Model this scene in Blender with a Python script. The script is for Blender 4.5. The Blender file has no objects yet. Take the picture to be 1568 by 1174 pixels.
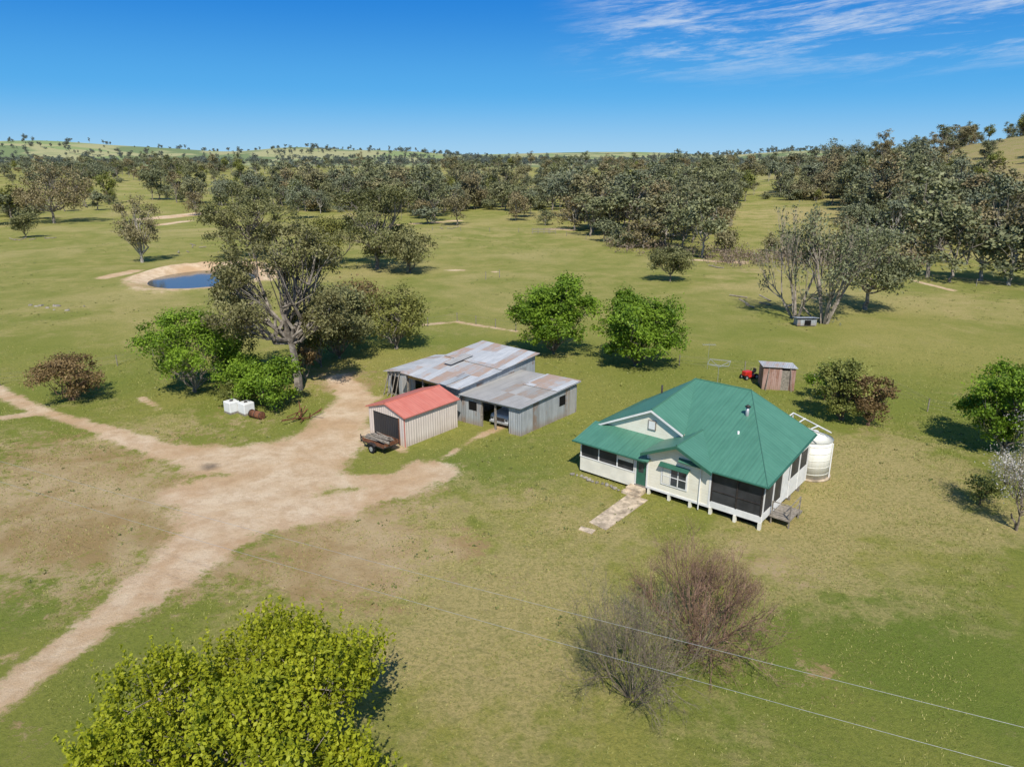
import bpy, bmesh, math, random
import numpy as np
from mathutils import Vector, Matrix
RS=np.random.RandomState
random.seed(4)
# ------------------------------------------------------------------ survey frame
FPX=1088.0; CH=20.0; TH=math.radians(17.55); CT,ST=math.cos(TH),math.sin(TH)
def sst(t):
    t=np.clip(t,0,1); return t*t*(3-2*t)
POND=(-54.3,125.5); PRX,PRY=8.9,10.6
def hgt(x,y):
    x=np.asarray(x,float); y=np.asarray(y,float)
    g=lambda cx,cy,sx,sy,a: a*np.exp(-0.5*(((x-cx)/sx)**2+((y-cy)/sy)**2))
    h=8*sst((y-330)/700)
    h=h+g(430,425,140,150,46)*sst((y-120)/180)
    h=h+g(-1750,2300,330,300,36)+g(-1330,2150,190,250,42)+g(-1020,2300,130,250,24)+g(-720,2500,120,250,32)+g(-400,2350,230,250,36)+g(930,2350,200,250,32)+g(600,2600,120,200,10)
    h=h+g(0,5300,2500,500,36)+g(2500,3000,700,700,60)+g(-3200,3000,900,900,50)+g(700,5000,500,400,24)
    h=h+1.2*np.sin(x/140+1)*np.sin(y/110)*sst((y-250)/300)
    dx=(x-POND[0])/PRX; dy=(y-POND[1])/PRY; r=np.sqrt(dx*dx+dy*dy)
    ang=np.arctan2(dy,dx)
    h=h-0.7*sst((1.1-r)/0.3)
    h=h+(0.30+0.75*sst((np.sin(ang)+0.3)/1.0))*np.exp(-((r-1.32)/0.17)**2)
    return h
def ray(u,v):
    x=(u-784)/FPX; y=-(v-587)/FPX
    return x, CT+y*ST, -ST+y*CT
def G(u,v):
    a,b,c=ray(u,v); t=CH/-c
    for i in range(40):
        z=float(hgt(a*t,b*t)); t=0.5*t+0.5*(CH-z)/-c
    return Vector((a*t,b*t,float(hgt(a*t,b*t))))
def UZ(u,v,z):
    a,b,c=ray(u,v); t=(CH-z)/-c
    return Vector((a*t,b*t,z))
def ztop(y,v):
    s=(587-v)/FPX
    return 20+y*(s*CT-ST)/(CT+s*ST)
def depth(p): return p.y*CT-(p.z-20)*ST

# ------------------------------------------------------------------ materials
def newmat(name):
    m=bpy.data.materials.new(name); m.use_nodes=True
    nt=m.node_tree; nt.nodes.clear()
    o=nt.nodes.new('ShaderNodeOutputMaterial'); return m,nt,o
class NT:
    def __init__(s,nt): s.nt=nt
    def n(s,t,**k):
        nd=s.nt.nodes.new(t)
        for a,b in k.items(): setattr(nd,a,b)
        return nd
    def l(s,a,b): s.nt.links.new(a,b)
    def set(s,sock,v):
        if hasattr(v,'is_output') : s.l(v,sock)
        elif isinstance(v,(tuple,list)) and len(v)==3 and sock.type=='RGBA': sock.default_value=(*v,1)
        else: sock.default_value=v
    def math(s,op,a,b=0.0,c=0.0,clamp=False):
        nd=s.nt.nodes.new('ShaderNodeMath'); nd.operation=op; nd.use_clamp=clamp
        s.set(nd.inputs[0],a); s.set(nd.inputs[1],b); s.set(nd.inputs[2],c); return nd.outputs[0]
    def mix(s,f,a,b,bt='MIX'):
        nd=s.nt.nodes.new('ShaderNodeMix'); nd.data_type='RGBA'; nd.blend_type=bt
        s.set(nd.inputs[0],f); s.set(nd.inputs[6],a); s.set(nd.inputs[7],b); return nd.outputs[2]
    def ramp(s,v,lo,hi,a=0.0,b=1.0):
        nd=s.nt.nodes.new('ShaderNodeMapRange'); nd.interpolation_type='SMOOTHSTEP'
        s.set(nd.inputs[0],v)
        for i,q in zip((1,2,3,4),(lo,hi,a,b)): s.set(nd.inputs[i],q)
        return nd.outputs[0]
    def noise(s,vec,sc,det=4,rough=0.6,dist=0.0):
        nd=s.nt.nodes.new('ShaderNodeTexNoise'); 
        if vec is not None: s.l(vec,nd.inputs['Vector'])
        nd.inputs['Scale'].default_value=sc; nd.inputs['Detail'].default_value=det
        nd.inputs['Roughness'].default_value=rough; nd.inputs['Distortion'].default_value=dist
        return nd.outputs['Fac']
    def attr(s,name):
        nd=s.nt.nodes.new('ShaderNodeAttribute'); nd.attribute_name=name; return nd.outputs['Fac']
    def bsdf(s,col,rough=0.8,spec=0.2,bump=None,bs=0.3,bd=0.05,metal=0.0):
        p=s.nt.nodes.new('ShaderNodeBsdfPrincipled')
        s.set(p.inputs['Base Color'],col); s.set(p.inputs['Roughness'],rough)
        p.inputs['Specular IOR Level'].default_value=spec; s.set(p.inputs['Metallic'],metal)
        if bump is not None:
            b=s.nt.nodes.new('ShaderNodeBump'); b.inputs['Strength'].default_value=bs; b.inputs['Distance'].default_value=bd
            s.l(bump,b.inputs['Height']); s.l(b.outputs[0],p.inputs['Normal'])
        return p.outputs[0]

def simple(name,col,rough=0.7,spec=0.3,var=0.25,sc=3.0,metal=0.0):
    m,nt,o=newmat(name); N=NT(nt)
    tc=N.n('ShaderNodeTexCoord').outputs['Object']
    f=N.noise(tc,sc,5,0.65)
    dark=tuple(c*(1-var) for c in col); lite=tuple(min(1,c*(1+var*0.5)) for c in col)
    c=N.mix(N.ramp(f,0.3,0.7),dark,lite)
    N.l(N.bsdf(c,rough,spec,f,0.15,0.02,metal),o.inputs[0]); return m

def corrugated(name,col,col2,rust=(0.22,0.10,0.05),rustamt=0.0,pitch=0.19,rough=0.45,sheet=0.8,shv=0.15,metal=0.0,spec=0.4,bs=0.6,furrow=0.16,grime=0.0):
    m,nt,o=newmat(name); N=NT(nt)
    uv=N.n('ShaderNodeUVMap').outputs[0]
    sep=N.n('ShaderNodeSeparateXYZ'); N.l(uv,sep.inputs[0]); u,v=sep.outputs[0],sep.outputs[1]
    wave=N.math('SINE',N.math('MULTIPLY',u,2*math.pi/pitch))
    su=N.math('FLOOR',N.math('DIVIDE',u,sheet)); sv=N.math('FLOOR',N.math('DIVIDE',v,2.7))
    cmb=N.n('ShaderNodeCombineXYZ'); N.l(su,cmb.inputs[0]); N.l(sv,cmb.inputs[1])
    wn=N.n('ShaderNodeTexWhiteNoise'); N.l(cmb.outputs[0],wn.inputs['Vector'])
    st=N.n('ShaderNodeCombineXYZ'); N.l(N.math('MULTIPLY',u,3.0),st.inputs[0]); N.l(N.math('MULTIPLY',v,0.5),st.inputs[1])
    streak=N.noise(st.outputs[0],1.2,6,0.7)
    blot=N.noise(uv,0.8,6,0.65)
    c=N.mix(N.ramp(N.math('ADD',N.math('MULTIPLY',streak,0.6),N.math('MULTIPLY',blot,0.4)),0.35,0.65),col,col2)
    c=N.mix(N.math('MULTIPLY',wn.outputs[0],shv),c,tuple(x*0.45 for x in col))
    if rustamt>0:
        rm=N.math('ADD',N.math('ADD',N.math('MULTIPLY',streak,0.7),N.math('MULTIPLY',blot,0.5)),N.math('MULTIPLY',wn.outputs[0],0.35))
        c=N.mix(N.math('MULTIPLY',N.ramp(rm,0.98-rustamt*0.45,1.12-rustamt*0.4),0.8),c,rust)
    if grime>0:
        gz=N.n('ShaderNodeTexCoord').outputs['Object']; g3=N.n('ShaderNodeSeparateXYZ'); N.l(gz,g3.inputs[0])
        c=N.mix(N.math('MULTIPLY',N.ramp(N.math('ADD',g3.outputs[2],N.math('MULTIPLY',streak,0.8)),1.1,0.35),grime),c,(0.30,0.20,0.12))
    fr=N.math('FRACT',N.math('DIVIDE',u,sheet))
    lap=N.math('LESS_THAN',fr,0.045)
    c=N.mix(N.math('MULTIPLY',lap,0.22),c,(0.02,0.02,0.02))
    c=N.mix(N.math('MULTIPLY',N.ramp(wave,-1,0.2,1,0),furrow),c,(0.03,0.03,0.03))
    N.l(N.bsdf(c,rough,spec,wave,bs,0.02,metal),o.inputs[0]); return m

def boards(name,col,pitch=0.17,horizontal=True,dirt=0.3):
    m,nt,o=newmat(name); N=NT(nt)
    uv=N.n('ShaderNodeUVMap').outputs[0]
    sep=N.n('ShaderNodeSeparateXYZ'); N.l(uv,sep.inputs[0])
    t=sep.outputs[1] if horizontal else sep.outputs[0]
    fr=N.math('FRACT',N.math('DIVIDE',t,pitch))
    line=N.ramp(fr,0.0,0.14,1,0)
    f=N.noise(uv,1.3,6,0.7)
    c=N.mix(N.math('MULTIPLY',N.ramp(f,0.42,0.72),dirt),col,tuple(x*q for x,q in zip(col,(0.78,0.72,0.62))))
    c=N.mix(N.math('MULTIPLY',line,0.25),c,(0.16,0.15,0.12))
    N.l(N.bsdf(c,0.6,0.3,fr,0.3,0.015),o.inputs[0]); return m

def leafmat(name,dark,lite,trans=0.25,rnd=0.3,warm=(0.12,0.07,0.03),cool=None):
    m,nt,o=newmat(name); N=NT(nt)
    t=N.attr('tint')
    oi=N.n('ShaderNodeObjectInfo').outputs['Random']
    c=N.mix(N.ramp(t,0.0,1.0),dark,lite)
    if rnd>0: c=N.mix(N.math('MULTIPLY',N.ramp(oi,0.55,1.0),rnd),c,warm)
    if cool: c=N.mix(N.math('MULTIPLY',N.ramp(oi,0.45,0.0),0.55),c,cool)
    p=N.bsdf(c,0.55,0.25)
    if trans<=0: N.l(p,o.inputs[0]); return m
    tr=N.n('ShaderNodeBsdfTranslucent'); N.l(N.mix(1.0,c,(1.0,1.0,0.6),'MULTIPLY'),tr.inputs[0])
    ms=N.n('ShaderNodeMixShader'); ms.inputs[0].default_value=trans
    N.l(p,ms.inputs[1]); N.l(tr.outputs[0],ms.inputs[2]); N.l(ms.outputs[0],o.inputs[0]); return m

def barkmat(name,a,b):
    m,nt,o=newmat(name); N=NT(nt)
    tc=N.n('ShaderNodeTexCoord').outputs['Object']
    f=N.noise(tc,2.0,6,0.7)
    N.l(N.bsdf(N.mix(N.ramp(f,0.35,0.65),a,b),0.85,0.1,f,0.5,0.05),o.inputs[0]); return m

def groundmat():
    m,nt,o=newmat('paddock_ground'); N=NT(nt)
    tc=N.n('ShaderNodeTexCoord').outputs['Object']
    huge=N.noise(tc,0.0045,3,0.5,0.6); big=N.noise(tc,0.03,5,0.62,0.5); mid=N.noise(tc,0.16,6,0.7,0.3); sm=N.noise(tc,0.8,7,0.76); med=N.noise(tc,2.1,6,0.75,0.3); fine=N.noise(tc,5.5,6,0.8); vf=N.noise(tc,22.0,3,0.8)
    dirt=N.attr('dirt'); dry=N.attr('dry'); lush=N.attr('lush'); brown=N.attr('brown'); far=N.attr('far'); hill=N.attr('hill'); vfar=N.attr('vfar')
    S=N.math
    base=N.mix(N.ramp(big,0.38,0.62),(0.200,0.230,0.036),(0.330,0.300,0.072))
    fc=N.mix(N.ramp(mid,0.36,0.64),(0.225,0.238,0.055),(0.360,0.315,0.105))
    fc=N.mix(N.ramp(big,0.46,0.66),fc,(0.44,0.360,0.155))
    base=N.mix(S('MULTIPLY',far,0.85),base,fc)
    base=N.mix(S('MULTIPLY',hill,N.ramp(mid,0.3,0.6)),base,(0.36,0.27,0.14))
    lm=N.ramp(S('ADD',lush,S('MULTIPLY',S('SUBTRACT',mid,0.5),1.5)),0.25,0.95)
    base=N.mix(S('MULTIPLY',lm,0.8),base,(0.125,0.190,0.024))
    dm=N.ramp(S('ADD',S('ADD',dry,S('MULTIPLY',S('SUBTRACT',mid,0.5),2.5)),S('MULTIPLY',S('SUBTRACT',sm,0.5),2.0)),0.14,0.85)
    base=N.mix(S('MULTIPLY',dm,0.82),base,(0.50,0.385,0.170))
    base=N.mix(S('MULTIPLY',N.ramp(fine,0.44,0.62),0.50),base,(0.085,0.115,0.018))
    base=N.mix(S('MULTIPLY',N.ramp(med,0.50,0.66),0.36),base,(0.105,0.145,0.022))
    base=N.mix(S('MULTIPLY',N.ramp(sm,0.50,0.66),0.40),base,(0.130,0.172,0.026))
    base=N.mix(S('MULTIPLY',N.ramp(vf,0.46,0.74),0.42),base,(0.52,0.45,0.20))
    bm=N.ramp(S('ADD',S('ADD',S('ADD',brown,S('MULTIPLY',S('SUBTRACT',sm,0.5),2.6)),S('MULTIPLY',S('SUBTRACT',med,0.5),1.6)),S('MULTIPLY',S('SUBTRACT',fine,0.5),1.6)),0.40,0.95)
    base=N.mix(S('MULTIPLY',bm,0.82),base,N.mix(N.ramp(mid,0.35,0.65),(0.38,0.245,0.120),(0.55,0.41,0.24)))
    dd=S('ADD',S('ADD',S('ADD',dirt,S('MULTIPLY',S('SUBTRACT',sm,0.5),1.35)),S('MULTIPLY',S('SUBTRACT',fine,0.5),0.75)),S('MULTIPLY',S('SUBTRACT',mid,0.5),0.7))
    dmask=N.ramp(dd,0.36,0.70)
    dcol=N.mix(N.ramp(mid,0.35,0.65),(0.60,0.39,0.22),(0.78,0.61,0.42))
    dcol=N.mix(S('MULTIPLY',N.ramp(sm,0.42,0.64),0.55),dcol,(0.47,0.295,0.16))
    dcol=N.mix(S('MULTIPLY',N.ramp(fine,0.5,0.7),0.34),dcol,(0.36,0.25,0.13))
    dcol=N.mix(S('MULTIPLY',N.ramp(vf,0.45,0.75),0.3),dcol,(0.82,0.70,0.52))
    base=N.mix(S('MULTIPLY',dmask,0.94),base,dcol)
    burn_dark=N.attr('burn_dark')
    base=N.mix(N.ramp(S('ADD',burn_dark,S('MULTIPLY',S('SUBTRACT',sm,0.5),0.8)),0.35,1.1),base,(0.20,0.155,0.11))
    hf=N.mix(N.ramp(huge,0.42,0.48),(0.175,0.225,0.105),(0.36,0.35,0.18))  # far field patchwork, with some distance haze mixed into the colours
    hf=N.mix(N.ramp(huge,0.55,0.60),hf,(0.235,0.295,0.125))
    base=N.mix(vfar,base,hf)
    hh=S('ADD',S('ADD',S('MULTIPLY',fine,0.6),S('MULTIPLY',vf,0.3)),S('MULTIPLY',sm,0.8))
    N.l(N.bsdf(base,0.95,0.05,hh,0.8,0.17),o.inputs[0]); return m

M={}
M['ground']=groundmat()
M['gum']=leafmat('gum_leaves',(0.075,0.084,0.030),(0.300,0.295,0.120),0.22,0.2,(0.26,0.19,0.09))
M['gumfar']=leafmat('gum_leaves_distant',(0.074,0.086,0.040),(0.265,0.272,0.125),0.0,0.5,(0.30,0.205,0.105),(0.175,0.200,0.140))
M['gumhaze']=leafmat('gum_leaves_painted_haze',(0.105,0.130,0.100),(0.175,0.200,0.155),0.0,0.3,(0.18,0.16,0.12),(0.13,0.165,0.16))  # bluish-grey leaf colour stands in for distance haze on far trees
M['bright']=leafmat('bright_leaves',(0.075,0.145,0.010),(0.265,0.395,0.036),0.3,0.0)
M['lime']=leafmat('spring_leaves',(0.135,0.175,0.008),(0.450,0.470,0.028),0.35,0.0)
M['olive']=leafmat('olive_leaves',(0.105,0.125,0.028),(0.320,0.335,0.084),0.25,0.15,(0.28,0.18,0.07))
M['russet']=leafmat('russet_leaves',(0.125,0.082,0.036),(0.310,0.215,0.090),0.2,0.1)
M['scrub']=leafmat('scrub_leaves',(0.130,0.095,0.065),(0.290,0.225,0.160),0.0,0.1)
M['blossom']=leafmat('blossom_petals',(0.45,0.40,0.36),(0.80,0.76,0.72),0.3,0.0)
M['weed']=leafmat('weed_leaves',(0.10,0.125,0.028),(0.24,0.24,0.075),0.0,0.0)
M['grassb']=leafmat('grass_blades',(0.13,0.165,0.026),(0.38,0.345,0.11),0.0,0.0)
M['bark']=barkmat('gum_bark',(0.13,0.11,0.09),(0.33,0.29,0.24))
M['barkpale']=barkmat('pale_bark',(0.26,0.23,0.19),(0.50,0.46,0.40))
M['deadwood']=barkmat('dead_wood_bark',(0.20,0.165,0.13),(0.38,0.33,0.27))
M['twig']=barkmat('twig_bark',(0.17,0.105,0.075),(0.32,0.205,0.15))
M['twiggrey']=barkmat('twig_grey_bark',(0.15,0.12,0.085),(0.27,0.22,0.165))
M['greenroof']=corrugated('green_roof_iron',(0.070,0.205,0.135),(0.090,0.245,0.165),pitch=0.25,rough=0.42,shv=0.10,bs=0.2,furrow=0.08)
M['greentrim']=simple('green_trim_paint',(0.035,0.13,0.085),0.45,0.4,0.15)
M['cream']=boards('cream_weatherboard',(0.84,0.80,0.66),0.2,True,0.35)
M['creamplain']=simple('cream_paint',(0.84,0.80,0.67),0.55,0.3,0.12,1.0)
M['white']=simple('white_paint',(0.80,0.79,0.75),0.5,0.3,0.12,1.5)
M['screen']=simple('flyscreen_mesh',(0.045,0.046,0.048),0.5,0.35,0.5,0.8)
M['dark']=simple('painted_void_shade',(0.015,0.014,0.013),0.95,0.05,0.2)  # near-black paint standing in for shade in openings and under the floor
M['glass']=simple('window_glass',(0.05,0.06,0.07),0.08,0.6,0.3,1.0)
M['redroof']=corrugated('red_roof_iron',(0.56,0.16,0.11),(0.64,0.22,0.16),pitch=0.22,rough=0.5,shv=0.1,bs=0.25,furrow=.1)
M['pinkwall']=corrugated('cream_garage_wall',(0.68,0.58,0.50),(0.76,0.66,0.58),pitch=0.24,rough=0.55,shv=0.06,bs=0.6,furrow=0.1,grime=.35)
M['garagedoor']=corrugated('roller_door',(0.028,0.028,0.032),(0.04,0.04,0.045),pitch=0.2,rough=0.5,shv=0.05)
M['zinc']=corrugated('weathered_zinc_roof',(0.46,0.47,0.47),(0.62,0.625,0.615),(0.44,0.28,0.18),0.46,pitch=0.18,rough=0.55,sheet=0.8,shv=0.32,furrow=0.12)
M['zinc2']=corrugated('zinc_skillion_roof',(0.37,0.355,0.325),(0.47,0.455,0.42),(0.34,0.25,0.18),0.3,pitch=0.18,rough=0.6,sheet=0.8,shv=0.25,furrow=0.12)
M['zincwall']=corrugated('zinc_wall',(0.36,0.38,0.385),(0.48,0.50,0.505),(0.27,0.17,0.11),0.28,pitch=0.16,rough=0.6,sheet=0.8,shv=0.33,bs=0.7,furrow=0.14,grime=.6)
M['rustwall']=corrugated('rusty_wall',(0.50,0.31,0.26),(0.60,0.42,0.36),(0.28,0.13,0.08),0.45,pitch=0.16,rough=0.7,sheet=0.7,shv=0.4,grime=.4)
M['timber']=simple('grey_timber',(0.29,0.255,0.21),0.9,0.1,0.4,6)
M['yellowbeam']=simple('yellow_timber_beam',(0.55,0.36,0.12),0.8,0.1,0.3,4)
M['concrete']=simple('concrete_path',(0.56,0.45,0.32),0.9,0.1,0.5,2)
M['tank']=corrugated('cream_water_tank',(0.76,0.74,0.63),(0.82,0.80,0.72),pitch=0.3,rough=0.5,shv=0.03,bs=0.1,furrow=0.03,sheet=50)
M['steel']=simple('dark_steel',(0.06,0.05,0.045),0.6,0.4,0.4,6,0.3)
M['galv']=simple('galvanised_steel',(0.45,0.46,0.46),0.45,0.4,0.2,6,0.4)
M['rust']=simple('rusted_steel',(0.20,0.085,0.045),0.85,0.2,0.5,6)
M['tyre']=simple('tyre_rubber',(0.02,0.02,0.02),0.9,0.1,0.3,8)
M['carpaint']=simple('white_car_paint',(0.70,0.70,0.68),0.25,0.5,0.08,1)
M['plastic']=simple('white_plastic',(0.78,0.78,0.76),0.4,0.4,0.1,2)
M['redpaint']=simple('red_paint',(0.55,0.03,0.02),0.4,0.4,0.2,3)
M['rock']=simple('grey_rock',(0.30,0.27,0.22),0.95,0.1,0.45,2)
m,nt,o=newmat('dam_water'); N=NT(nt)
tc=N.n('ShaderNodeTexCoord').outputs['Object']; w=N.noise(tc,2.5,3,0.6)
N.l(N.bsdf((0.095,0.088,0.065),0.10,0.4,w,0.12,0.02),o.inputs[0]); M['water']=m

# ------------------------------------------------------------------ mesh helpers
def link(ob): bpy.context.scene.collection.objects.link(ob); return ob
def empty(name,loc):
    e=bpy.data.objects.new(name,None); e.location=loc; e.empty_display_size=0.5; return link(e)
def adopt(ob,par):
    ob.parent=par; ob.matrix_parent_inverse=Matrix.Translation(-Vector(par.location)); return ob
def npmesh(name,V,Q,mats,tint=None,midx=None,smooth=False):
    V=np.asarray(V,np.float32); Q=np.asarray(Q,np.int32); k=Q.shape[1]
    me=bpy.data.meshes.new(name)
    me.vertices.add(len(V)); me.vertices.foreach_set('co',V.ravel())
    me.loops.add(Q.size); me.loops.foreach_set('vertex_index',Q.ravel())
    me.polygons.add(len(Q)); me.polygons.foreach_set('loop_start',np.arange(0,Q.size,k,dtype=np.int32))
    try: me.polygons.foreach_set('loop_total',np.full(len(Q),k,np.int32))
    except Exception: pass
    if midx is not None: me.polygons.foreach_set('material_index',np.asarray(midx,np.int32))
    me.polygons.foreach_set('use_smooth',np.full(len(Q),smooth,bool))
    for mm in mats: me.materials.append(mm)
    if tint is not None:
        a=me.attributes.new('tint','FLOAT','FACE'); a.data.foreach_set('value',np.asarray(tint,np.float32))
    me.update(calc_edges=True); return me
def uvify(me):
    uvl=me.uv_layers.new(name='UVMap')
    up=Vector((0,0,1))
    for p in me.polygons:
        n=p.normal
        if abs(n.z)>0.999: v=Vector((VD.x,VD.y,0)) 
        else: v=(up-n*n.dot(up)).normalized()
        u=v.cross(n)
        for li in p.loop_indices:
            c=me.vertices[me.loops[li].vertex_index].co
            uvl.data[li].uv=(c.dot(u),c.dot(v))
def pym(name,V,F,mat,par=None,bevel=0):
    me=bpy.data.meshes.new(name); me.from_pydata([tuple(v) for v in V],[],F); me.update()
    bm=bmesh.new(); bm.from_mesh(me); bmesh.ops.recalc_face_normals(bm,faces=bm.faces)
    if bevel>0: bmesh.ops.bevel(bm,geom=bm.edges[:],offset=bevel,segments=2,affect='EDGES',profile=0.5)
    bm.to_mesh(me); bm.free(); me.update()
    if mat: me.materials.append(mat)
    uvify(me)
    ob=link(bpy.data.objects.new(name,me))
    if par: adopt(ob,par)
    return ob
UD=Vector((0.766,-0.643,0)).normalized(); VD=Vector((0.643,0.766,0)).normalized()
class Fr:
    def __init__(s,o,ud=UD,vd=VD): s.o=Vector(o); s.u=ud; s.v=vd
    def __call__(s,a,b,z): return s.o+s.u*a+s.v*b+Vector((0,0,z))
def box(name,F,a0,a1,b0,b1,z0,z1,mat,par=None,bevel=0):
    V=[F(a,b,z) for z in (z0,z1) for a,b in ((a0,b0),(a1,b0),(a1,b1),(a0,b1))]
    return pym(name,V,[(0,1,2,3),(4,7,6,5),(0,4,5,1),(1,5,6,2),(2,6,7,3),(3,7,4,0)],mat,par,bevel)
def slab(name,pts,th,mat,par=None):
    pts=[Vector(p) for p in pts]; n=(pts[1]-pts[0]).cross(pts[2]-pts[0]).normalized()
    if n.z<0: n=-n
    k=len(pts); V=pts+[p-n*th for p in pts]
    F=[tuple(range(k)),tuple(range(2*k-1,k-1,-1))]+[(i,(i+1)%k,(i+1)%k+k,i+k) for i in range(k)]
    return pym(name,V,F,mat,par)
def prism(name,pts,ext,mat,par=None,bevel=0):
    k=len(pts); V=[Vector(p) for p in pts]+[Vector(p)+ext for p in pts]
    F=[tuple(range(k)),tuple(range(2*k-1,k-1,-1))]+[(i,(i+1)%k,(i+1)%k+k,i+k) for i in range(k)]
    return pym(name,V,F,mat,par,bevel)
def tubes(P0,P1,R0,R1,k=5):
    P0=np.asarray(P0,float).reshape(-1,3); P1=np.asarray(P1,float).reshape(-1,3); n=len(P0)
    R0=np.broadcast_to(np.asarray(R0,float),(n,)); R1=np.broadcast_to(np.asarray(R1,float),(n,))
    d=P1-P0; d/=np.linalg.norm(d,axis=1,keepdims=True)+1e-9
    ref=np.where(np.abs(d[:,2:3])>0.95,np.array([[1.,0,0]]),np.array([[0,0,1.]]))
    a=np.cross(d,ref); a/=np.linalg.norm(a,axis=1,keepdims=True)+1e-9; b=np.cross(d,a)
    th=np.arange(k)*2*math.pi/k
    ring=a[:,None,:]*np.cos(th)[None,:,None]+b[:,None,:]*np.sin(th)[None,:,None]
    V=np.stack([P0[:,None]+ring*R0[:,None,None],P1[:,None]+ring*R1[:,None,None]],1).reshape(-1,3)
    i=np.arange(k); j=(i+1)%k
    q=np.stack([i,j,j+k,i+k],1)
    Q=(q[None]+(np.arange(n)*2*k)[:,None,None]).reshape(-1,4)
    return V,Q
def rod(name,segs,r,mat,par=None,k=6):
    V,Q=tubes([s[0] for s in segs],[s[1] for s in segs],r,r,k)
    me=npmesh(name,V,Q,[mat],smooth=True); ob=link(bpy.data.objects.new(name,me))
    if par: adopt(ob,par)
    return ob
def cyl(name,c,r,h,mat,par=None,k=28,axis=Vector((0,0,1)),r2=None):
    axis=axis.normalized(); ref=Vector((1,0,0)) if abs(axis.z)>0.9 else Vector((0,0,1))
    a=axis.cross(ref).normalized(); b=axis.cross(a); r2=r if r2 is None else r2
    c=Vector(c); V=[]
    for z,rr in ((0,r),(h,r2)):
        for i in range(k):
            t=2*math.pi*i/k; V.append(c+axis*z+a*rr*math.cos(t)+b*rr*math.sin(t))
    F=[tuple(range(k)),tuple(range(2*k-1,k-1,-1))]+[(i,(i+1)%k,(i+1)%k+k,i+k) for i in range(k)]
    ob=pym(name,V,F,mat,par)
    for p in ob.data.polygons: p.use_smooth=len(p.vertices)==4
    return ob

# ------------------------------------------------------------------ ground sheet
def capdist(X,Y,p,q):
    dx,dy=q[0]-p[0],q[1]-p[1]; L=dx*dx+dy*dy+1e-9
    t=np.clip(((X-p[0])*dx+(Y-p[1])*dy)/L,0,1)
    return np.hypot(X-(p[0]+t*dx),Y-(p[1]+t*dy)),t
DIRT=[(-80,1140,60,1022,0.7,0.8),(60,1022,180,935,0.8,1.1),(180,935,290,855,1.1,1.8),(290,855,370,775,1.8,3.3),(370,775,430,730,3.6,4.0),
 (430,730,500,672,3.8,2.9),(500,672,548,612,2.5,1.7),(548,612,520,578,1.4,1.2),(400,785,520,775,2.4,1.6),(520,775,600,745,1.2,1.2),(590,750,655,722,1.7,1.8),
 (420,700,330,705,3.2,2.3),(330,700,250,690,2.1,1.3),(250,690,150,655,1.1,0.8),(150,655,60,628,0.7,0.6),(60,628,-80,565,0.7,0.8),(310,750,420,750,2.2,3.0),(520,735,600,735,0.9,1.1),
 (215,610,245,625,0.3,0.2),(0,640,60,632,0.4,0.6),(160,425,205,415,1.6,1.6),(650,497,700,493,0.5,0.4),(700,493,790,507,0.5,0.3),
 (655,412,760,416,0.4,0.4),(230,335,330,325,5,6),(240,345,290,338,2,2),
 (735,668,775,650,0.3,0.5),(560,660,620,690,0.5,0.3),(680,700,745,660,0.15,0.15),
 (1060,398,1135,402,1.0,1.8),(1400,430,1460,445,0.5,0.6),(840,350,875,352,2,2),(0,1010,20,1000,0.2,0.3),(600,345,700,338,1.2,2.0)]
BROWN=[(90,745,8,0.66),(220,790,6,0.72),(30,840,6,0.5),(120,700,6,0.45),(300,880,3.5,0.5),(480,850,4.5,0.66),(560,850,3,0.5),(710,832,1.8,0.8),(610,905,3,0.4),(160,900,4,0.3),(420,640,5,.25),(560,800,4,.5),(620,720,4,.3),(330,650,5,.3),(500,900,3,.35),(20,680,5,.35),(780,900,2.5,.35),
 (1250,1035,1.8,0.6),(1220,880,2,0.5),(1140,845,2,0.6),(800,755,2,0.45),(640,760,3,0.4),(540,590,4,0.6),(500,575,5,0.6),(20,1130,2,0.4),(1560,880,2,0.2),(1150,415,5,.6),(1030,360,12,.4),(930,770,1.5,.35),(1330,660,2,.4),(1010,840,1.5,.3),(1000,920,2,.3)]
DRY=[(620,870,8,0.45),(1280,760,7,0.6),(1320,690,7,0.55),(900,760,5,0.35),(1200,860,6,0.5),(780,1060,7,0.45),(500,820,6,0.5),(1230,820,4,0.35),(1400,730,7,0.4),(1130,430,12,0.4),(150,480,20,0.25),(1200,330,40,0.6),(1480,470,15,.4),(760,360,25,.3),(30,760,14,.45),(750,900,6,.4),(900,900,6,.3),(80,960,4,.2),(200,660,5,.3),(1500,800,6,.25),(760,780,4,.3),(400,480,20,.15),(850,470,15,.15)]
LUSH=[(1450,1000,8,0.5),(1300,950,5,0.4),(1050,1120,5,0.3),(650,690,5,0.4),(720,730,5,0.45),(980,570,9,0.4),(620,525,6,0.55),(180,590,8,0.5),(40,900,4,0.5),(30,960,3,0.45),(850,660,7,0.45),(870,1000,6,0.2),(1500,650,8,0.2),(740,510,8,.4),(1100,1000,4,.3),(560,650,3,.3),(850,740,4,.35),(1120,830,4,.3),(700,820,3,.25),(1500,1120,5,.3)]
CAPS=[((*G(a,b).xy,),(*G(c,d).xy,),r1,r2) for a,b,c,d,r1,r2 in DIRT]
def dirtf(X,Y):
    v=np.zeros_like(X)
    for p,q,r1,r2 in CAPS:
        d,t=capdist(X,Y,p,q); r=r1+(r2-r1)*t
        v=np.maximum(v,np.clip(0.56+(r-d)/(1.1+0.75*r),0,1))
    dx=(X-POND[0])/PRX; dy=(Y-POND[1])/PRY; r=np.sqrt(dx*dx+dy*dy)
    v=np.maximum(v,np.clip(1.5-abs(r-1.12)/0.38,0,1)*np.where(dy<-0.4,0.62,1))
    return v
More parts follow.
